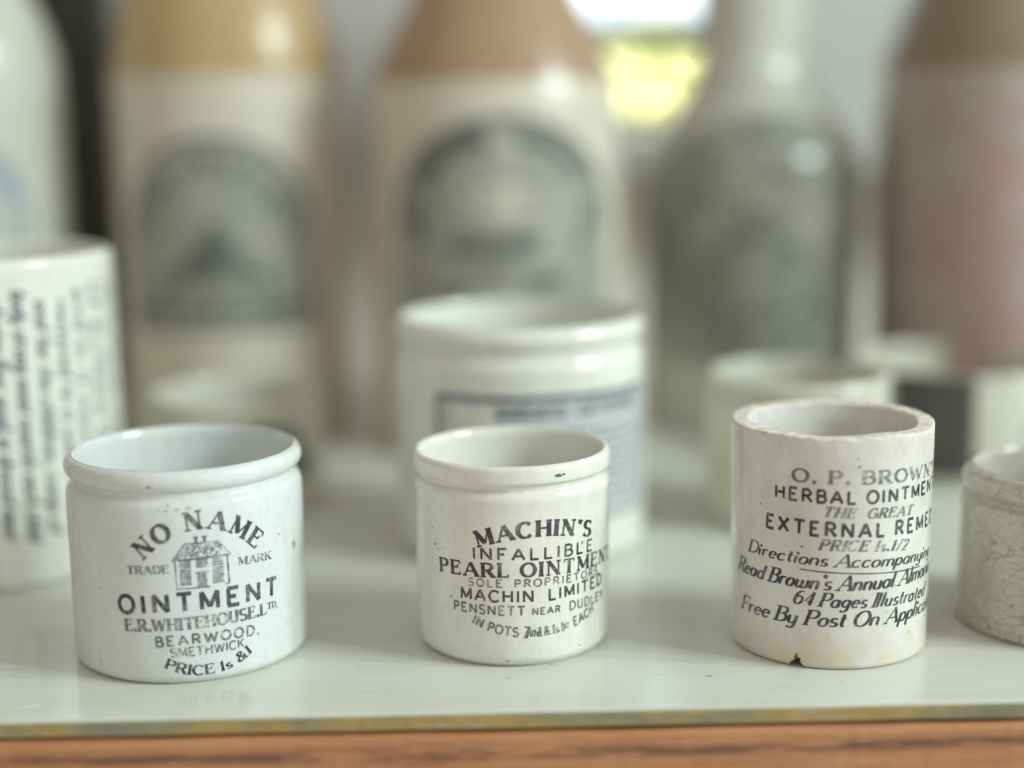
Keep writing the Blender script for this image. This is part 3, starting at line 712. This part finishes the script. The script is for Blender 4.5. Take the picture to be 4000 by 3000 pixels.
k.text('d & 1s 1', (4.4, 6.3), (7.0, 6.45), (10.0, 6.75), 1.75, 'serif', 0.293, .12)
k.text('1/2', (10.1, 7.0), (10.6, 7.05), (11.2, 7.1), 1.1, 'sans', 0.230)
k.text('EACH', (12.6, 7.15), (15.0, 7.7), (18.3, 8.8), 1.75, 'sans', 0.241, space=.30)
k.build('printed_text', rf2, M['ink_b_grey'], p2)
blemishes(rf2, M['ink_b_grey'], p2, (-17.4, 23.3, .22, .32, .6, 1), (-16.6, 22.6, .18, .14, .6, 3), (-18.2, 26.5, .2, .2, .6, 4), (-15.3, 22.9, .12, .12, .5, 6), (14.6, 23.6, .25, .35, .9, 9), (13.9, 2.9, .25, .12, .6, 5))
blemishes(lambda v: 20.0, M['dirt'], p2, (8.7, 37.9, .85, .30, .9, 11), (9.9, 37.95, .4, .18, .8, 12), eps=.05)

# --- right pot: straight, thick unglazed rim, chip in the foot
RREF[0] = 19.6
p3 = tag(empty('ointment_pot', 68.20, 298.27), "tall straight pot with raw buff rim and chipped foot printed O. P. BROWN'S HERBAL OINTMENT", 'pot', 'ointment pots along the shelf front')
h3, r3, rb3 = 45.36, 19.81, 19.38
prof = [(0, .5), (16.4, .5), (17.2, 0), (18.1, 0)] + arc_p(rb3 - 1.1, 1.1, 1.1, 1.1, -70, 0, 5) + [(rb3, 2.0), (rb3 + .02, 2.8)]
prof += [(r3 - .05, h3 - 1.2)] + arc_p(r3 - .55, h3 - .55, .5, .55, 10, 85, 5) + [(r3 - 1.2, h3), (r3 - 2.6, h3 - .02)]
prof += arc_p(r3 - 3.0, h3 - .7, .6, .7, 70, 175, 5) + [(r3 - 3.8, h3 - 3), (r3 - 4.0, 7), (r3 - 6, 4.5), (0, 4)]
CH = math.radians(-29.5)
def d3(a, r, z, v):
    da = (a - CH + math.pi) % (2 * math.pi) - math.pi
    s_ = da * rb3
    x, y, zz = v
    if z > h3 - 3:
        zz += .42 * noise.noise(Vector((math.cos(a) * 1.6, math.sin(a) * 1.6, 2.2))) + .12 * noise.noise(Vector((math.cos(a) * 9, math.sin(a) * 9, z)))
        kk = 1 + .004 * noise.noise(Vector((math.cos(a) * 11, math.sin(a) * 11, z * 2)))
        x, y = x * kk, y * kk
    if r > 16 and z < 4 and abs(s_) < 1.5:
        lim = 2.5 * (1 - abs(s_ + .2) / 1.5) + .3 * noise.noise(Vector((s_ * 3, z, 1)))
        if z < lim:
            kk = 1 - (.12 + .03 * noise.noise(Vector((s_ * 4, z * 4, 7)))) * min(1, (lim - z) / .6)
            x, y = x * kk, y * kk
    return (x, y, zz)
def m3(a, r, z, kx):
    da = (a - CH + math.pi) % (2 * math.pi) - math.pi; s_ = da * rb3
    if r > 16 and z < 3.3 and abs(s_) < 1.5 and z < 2.6 * (1 - abs(s_ + .2) / 1.5) + .1: return 2
    if z > h3 - .5 + .25 * noise.noise(Vector((math.cos(a) * 7, math.sin(a) * 7, 5))) and r > 16.2: return 1
    if z < .35 and r > 17: return 1
    return 0
lathe('body', prof, [M['grey_glaze'], M['raw_clay'], M['chip']], p3, 420, d3, m3, step=.9)
rf3 = lambda v: rb3 + (r3 - .05 - rb3) * max(0, v - 2.8) / (h3 - 4)
k = Ink()
k.text('HERBAL OINTMENT', (-15.1, 33.15), (-.15, 32.95), (23.6, 32.7), 2.35, 'sans', 0.230, space=.36)
k.text('EXTERNAL REMEDY', (-17.1, 26.9), (0, 26.45), (26.5, 25.9), 2.6, 'sans', 0.230, space=.40)
k.text('Directions Accompanying', (-21.6, 20.95), (-2.1, 20.65), (22.5, 19.4), 2.5, 'ital', .225, .08, .38, .13)
k.text("Read Brown's Annual Almanac", (-25.4, 16.3), (-2.0, 16.05), (24.5, 16.1), 2.95, 'ital', .225, .08, .38, .13)
k.text('64 Pages Illustrated', (-10.7, 12.8), (.15, 12.6), (20.0, 11.9), 2.7, 'ital', .225, .08, .38, .14)
k.text('Free By Post On Application', (-24.0, 8.6), (-1.86, 8.85), (28.0, 8.6), 2.95, 'ital', .235, .08, .38, .13)
k.ribbon([(-9.9, 19.7), (-5, 19.55), (0, 19.35), (8, 18.95), (17, 18.5)], lambda a, b: .24)
k.build('printed_text', rf3, M['ink_c'], p3)
k = Ink()
k.text('O. P. BROWN\'S', (-11.4, 36.75), (1.66, 36.7), (24.2, 35.6), 2.45, 'serif', 0.305, .11, space=.30)
k.text('THE  GREAT', (-5.4, 30.45), (2.9, 30.05), (13.2, 29.6), 1.85, 'serif', 0.317, .11, .35, .30)
k.text('PRICE 1s.1/2', (-5.9, 23.85), (2.0, 23.7), (12.1, 22.8), 2.0, 'serif', 0.305, .11, .35, .26)
k.build('printed_text', rf3, M['ink_c_grey'], p3)
blemishes(rf3, M['dirt'], p3, (.6, 41.6, .14, .2, .5, 1), (.9, 40.0, .22, .22, .5, 2), (-18.6, 31.2, .15, .2, .5, 3), (-9.5, 24.2, .3, .16, .6, 4))

# --- crazed pot cut by the frame
RREF[0] = 21.4
p4 = tag(empty('ointment_pot', 120.0, 306.5), 'squat crazed putty coloured pot with rolled rim at the right end of the row', 'pot', 'ointment pots along the shelf front')
lathe('body', pot_profile(21.7, 33.0, 22.4, 2.9, 5.2, 1.9, 2.2, 1.4), M['craze_glaze'], p4, 192, wonky(.006, 4.))
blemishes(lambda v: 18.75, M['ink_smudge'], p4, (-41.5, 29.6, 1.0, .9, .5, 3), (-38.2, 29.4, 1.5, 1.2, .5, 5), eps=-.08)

# ------------------------------------------------------------------ second row
RREF[0] = 30.5
jar = tag(empty('storage_jar', -120.2, 367.4), 'tall bright white jar covered with vertical lines of italic print at the left edge', 'jar')
def jar_prof(r, h, rb, t, foot=2.):
    return [(0, .6), (rb - foot - 1, .6), (rb - foot, 0)] + arc_p(rb - foot, foot, foot, foot, -80, 0, 5) + [(r, h - 3)] + arc_p(r - 1.8, h - 1.8, 1.8, 1.8, 0, 90, 6) + [(r - t, h - .3), (r - t - .3, h - 2), (r - t - .3, 8), (r - t - 4, 4), (0, 4)]
lathe('body', jar_prof(30.9, 75.2, 31.0, 3.2), M['white_glaze'], jar, 128)
rfj = lambda v: 31.0 - .1 * v / 74.
def vert(q): return (q[1], -q[0])           # reading downwards: tops of the letters to the right
cols = [(1.0, 'rest and strong food for all'), (6.0, 'boys and girls do need a nourishing'), (11.0, 'wheaten flour, gruel, or dressed meat'), (16.0, 'body strong meat nourish each child'), (21.0, 'and for the children, comp of'),
        (26.2, 'restored to a warm room'), (31.0, 'end in it nourish the'), (36.0, 'of surface of meat'), (40.6, 'in a sound dear'), (45.4, 'of the warm')]
k = Ink()
for uc, tx in cols:
    random.seed(int(uc * 10) + 500)
    top = 68.0 - abs((uc * 7) % 4) * .8; bot = 11.0 + abs((uc * 5) % 2)
    k.text(tx, (-top, uc), (-(top + bot) / 2, uc), (-bot, uc), 3.4, 'ital', .22, .13, .35, .17, frame=vert)
k.build('printed_text', rfj, M['ink_jar'], jar, .05)

RREF[0] = 30.8
bp = tag(empty('ointment_jar', 8.3, 377.5), 'wide white jar with beaded rim and a ruled label, behind the middle pot', 'jar')
lathe('body', pot_profile(31.2, 57.0, 30.8, 2.6, 6.0, 1.1, 4.0, 2.5), M['white_glaze'], bp, 128)
rfb = lambda v: 30.8 + .3 * v / 57
k = Ink()
k.field(12.2, 40.5, lambda v: 28.5, 7.5)
k.build('label_tint', rfb, M['ink_tint'], bp, .04)
k = Ink()
for w_, z0, z1 in ((1.0, 11.5, 41.0),):
    k.ribbon([(-21.5, z1), (36, z1)], ln(1.5)); k.ribbon([(-21.5, z0), (36, z0)], ln(.8)); k.ribbon([(-21.5, z0), (-21.5, z1)], ln(1.2)); k.ribbon([(36, z0), (36, z1)], ln(1.2))
k.text('WARRANTED', (-6, 36.4), (6, 36.4), (10, 36.4), 2.6, 'sans', .22)
k.text('GENUINE', (13, 36.4), (20, 36.4), (32, 36.4), 3.0, 'serif', .28, .14)
rn = random.Random(8)
for r_ in range(9):
    z = 33 - r_ * 2.2; u = -6 if r_ < 4 else -16
    while u < 33:
        w_ = rn.uniform(2, 6); k.ribbon([(u, z), (min(34, u + w_), z)], ln(.75)); u += w_ + 1.1
k.build('printed_text', rfb, M['ink_jar'], bp, .09)
k = Ink(); k.field(33.5, 39.0, lambda v: 5.0, -12.0); k.build('label_panel', rfb, M['white_glaze'], bp, .12)

# small pots further back
def small_pot(x, y, r, h, mat, label, bead=3.5):
    e = tag(empty('ointment_pot', x, y), label, 'pot', 'blurred small pots in front of the bottles')
    lathe('body', pot_profile(r, h, r - .3, 2.2, bead, .8, 2.2, 1.6), mat, e, 96)
    return e
RREF[0] = 24.
sp1 = small_pot(-69, 418, 24.0, 31.5, M['pot_cream'], 'small cream pot with blue grey print in front of the ochre topped bottle')
k = Ink(); k.blot(14, 17.5, 8.0, 7.0, .7, 2); k.blot(22, 14, 4, 4, .7, 4); k.blot(3, 19, 4, 2.2, .7, 6); k.blot(13, 6, 3, 2, .7, 8)
k.build('printed_mark', lambda v: 24., M['ink_smudge'], sp1, .06)
sp2 = small_pot(80.5, 392, 23.8, 38.8, M['pot_cream'], 'plain ivory pot behind the raw rimmed pot, left of the dark labelled one', 4.5)
sp3 = small_pot(139, 446, 32.0, 32.2, M['pot_cream'], 'wide ivory pot with a dark square label behind the crazed pot', 4.0)
RREF[0] = 32.
k = Ink(); k.field(3.5, 32.0, lambda v: 11.5, -16.0); k.build('printed_label', lambda v: 31.95, plain('dark_grey_label', (.085, .08, .078), .5, .2, 60), sp3, .06)
k = Ink(); k.blot(12, 16, 1.6, 1.8, .6, 2); k.blot(16, 20, 1.2, 1.0, .6, 5); k.blot(10, 24, 1.0, .8, .6, 7); k.blot(18, 10, 1.5, 1., .6, 9); k.build('printed_mark', lambda v: 31.95, M['ink_smudge'], sp3, .06)

# ------------------------------------------------------------------ stoneware bottles
def bottle(x, y, r, zs, zn, rn_, h, zdip, body_m, top_m, label):
    """r body radius, zs start of shoulder, zn start of neck, rn_ neck radius, zdip where the top glaze begins"""
    e = tag(empty('stoneware_bottle', x, y), label, 'bottle', 'stoneware bottles at the back of the shelf')
    p = [(0, 1.5), (r - 4, 1.5), (r - 3, 0)] + arc_p(r - 2.5, 2.5, 2.5, 2.5, -80, 0, 5) + [(r, zs)]
    for i in range(1, 13):
        t = i / 12; s_ = t * t * (3 - 2 * t)
        p.append((r + (rn_ - r) * s_, zs + (zn - zs) * t))
    p += [(rn_ * .96, h - 12), (rn_ * 1.12, h - 10), (rn_ * 1.16, h - 5)] + arc_p(rn_ * 1.16 - 2, h - 2, 2, 2, 0, 90, 4) + [(rn_ * .6, h - .5), (rn_ * .55, h - 20), (0, h - 20)]
    def rat(v):
        for (a, za), (b, zb) in zip(p[2:], p[3:]):
            if za <= v <= zb and zb > za: return a + (b - a) * (v - za) / (zb - za)
        return r
    lo = [q for q in densify(p, 4) if q[1] <= zdip]
    i0 = len(lo)
    full = densify(p, 4)
    cut = next(i for i, q in enumerate(full) if i > 8 and q[1] > zdip)
    lowp = full[:cut] + [(rat(zdip), zdip)]
    upp = [(rat(zdip), zdip)] + full[cut:]
    lathe('body', lowp, body_m, e, 96, step=50)
    lathe('neck', upp, top_m, e, 96, step=50)
    return e, rat

b0, f0 = bottle(-174.5, 512, 37, 118, 178, 17, 215, 150, M['stone_pale'], M['stone_pale'], 'cream bottle with faded blue print at the left edge behind the tall jar')
RREF[0] = 37.
k = Ink()
k.ribbon(A(3, 74, 30, 26, 200, -20, 40), ln(7)); k.blot(4, 66, 12, 9, .5, 2); k.ribbon([(-20, 44), (26, 44)], ln(5)); k.blot(14, 56, 6, 4, .5, 3)
k.build('printed_label', f0, M['ink_blue'], b0, .12)

b1, f1 = bottle(-84, 520, 37.6, 116, 196, 16, 225, 118, M['stone_cream'], M['ochre'], 'ochre topped bottle with a grey domed label, left of the brown topped one')
RREF[0] = 38.5
k = Ink()
k.field(38, 99, lambda v: 33.5 if v < 70 else 33.5 * math.sqrt(max(.02, 1 - ((v - 70) / 29.5) ** 2)), 0)
k.build('label_tint', f1, M['ink_bottle_tint'], b1, .08)
k = Ink()
k.ribbon([(-31.5, 40), (-31.5, 70)] + A(0, 70, 31.5, 28.5, 180, 0, 36) + [(31.5, 70), (31.5, 40)], ln(3.0))
k.text('STONE GINGER BEER', (-25.5, 66), (0, 89), (25.5, 66), 6.0, 'sans', .26, space=.3)
for row in range(16):                                          # dark pyramid shaped emblem
    z = 57 + row * 1.05; hw = 14 * (1 - row / 17) ** 1.15
    k.ribbon([(-hw, z), (hw, z)], ln(1.15))
k.ribbon([(-18, 56), (18, 56)], ln(3.0))
k.ribbon([(-30, 45.5), (30, 45.5)], ln(5.0)); k.ribbon([(-30, 39), (30, 39)], ln(2.0))
k.text('BREWED', (-20, 49.5), (0, 49.5), (20, 49.5), 3.0, 'sans', .24)
k.build('printed_label', f1, M['ink_bottle'], b1, .2)

b2, f2 = bottle(4, 500, 40.0, 104, 172, 15, 210, 115, M['stone_cream'], M['brown'], 'chestnut brown topped bottle with an oval grey label behind the wide white jar')
RREF[0] = 40.
ell = lambda cz, hu, hz: (lambda v: hu * math.sqrt(max(.01, 1 - ((v - cz) / hz) ** 2)))
k = Ink(); k.field(30, 104, lambda v: 37 if v < 74 else 37 * math.sqrt(max(.01, 1 - ((v - 74) / 30.2) ** 2)), 2); k.build('label_tint', f2, M['ink_bottle_tint'], b2, .08)
k = Ink()
k.ribbon(A(2, 74, 35, 29, -10, 190, 50), ln(3.0))
k.ribbon(A(2, 76, 28, 22, 100, 158, 20), ln(6.5)); k.ribbon(A(2, 76, 28, 22, 22, 82, 20), ln(5.0)); k.ribbon(A(2, 76, 28, 22, 168, 205, 12), ln(5)); k.ribbon(A(2, 76, 28, 22, -30, 10, 12), ln(4))
k.ribbon([(-14, 66), (13, 66)], ln(5)); k.ribbon([(-10, 58.5), (8, 58.5)], ln(1.6)); k.ribbon([(8, 55), (20, 56)], ln(5)); k.ribbon([(-22, 53), (-8, 51)], ln(3))
k.build('printed_label', f2, M['ink_bottle'], b2, .2)
k = Ink(); k.blot(3, 80, 12, 5, .4, 3); k.build('label_panel', f2, M['stone_cream'], b2, .3)

b3, f3 = bottle(90.0, 520, 35.5, 86, 122, 17.5, 185, 116, M['stone_grey'], M['stone_pale'], 'pale necked bottle with a large dark grey label below the bright window')
RREF[0] = 35.5
k = Ink(); k.field(24, 104, lambda v: 52 * min(1, math.sqrt(max(.01, 1 - ((v - 60) / 45) ** 2)) * 1.05), 0); k.build('label_tint', f3, M['ink_dark_tint'], b3, .08)
k = Ink()
k.ribbon(A(0, 66, 29, 33, 20, 160, 40), ln(6.5)); k.ribbon(A(0, 64, 30, 34, 160, 380, 50), ln(3.5))
k.text('HOME BREWED', (-19, 44), (0, 38), (19, 44), 5, 'sans', .26)
k.ribbon([(-16, 63), (-4, 66), (10, 60)], ln(4)); k.ribbon([(-8, 74), (2, 72)], ln(3.5)); k.blot(4, 54, 6, 4, .7, 3)
k.build('printed_label', f3, M['ink_bottle'], b3, .2)

b4, f4 = bottle(166, 505, 37.0, 112, 178, 16, 215, 117, M['stone_pink'], M['umber'], 'umber topped bottle with a dull red label at the right edge')
RREF[0] = 37.
k = Ink()
rn = random.Random(21)
for _ in range(62):
    v = 24 + 62 * rn.random() ** 1.5; k.blot(rn.uniform(-32, 46) + (84 - v) * .1, v, rn.uniform(4, 11), rn.uniform(4, 10), .8, rn.random() * 30)
k.blot(-10, 86, 6, 8, .6, 2); k.ribbon([(2, 92), (14, 78), (20, 70)], ln(6)); k.ribbon([(-16, 100), (-2, 104), (12, 99)], ln(3))
k.build('printed_label', f4, M['ink_red'], b4, .1)
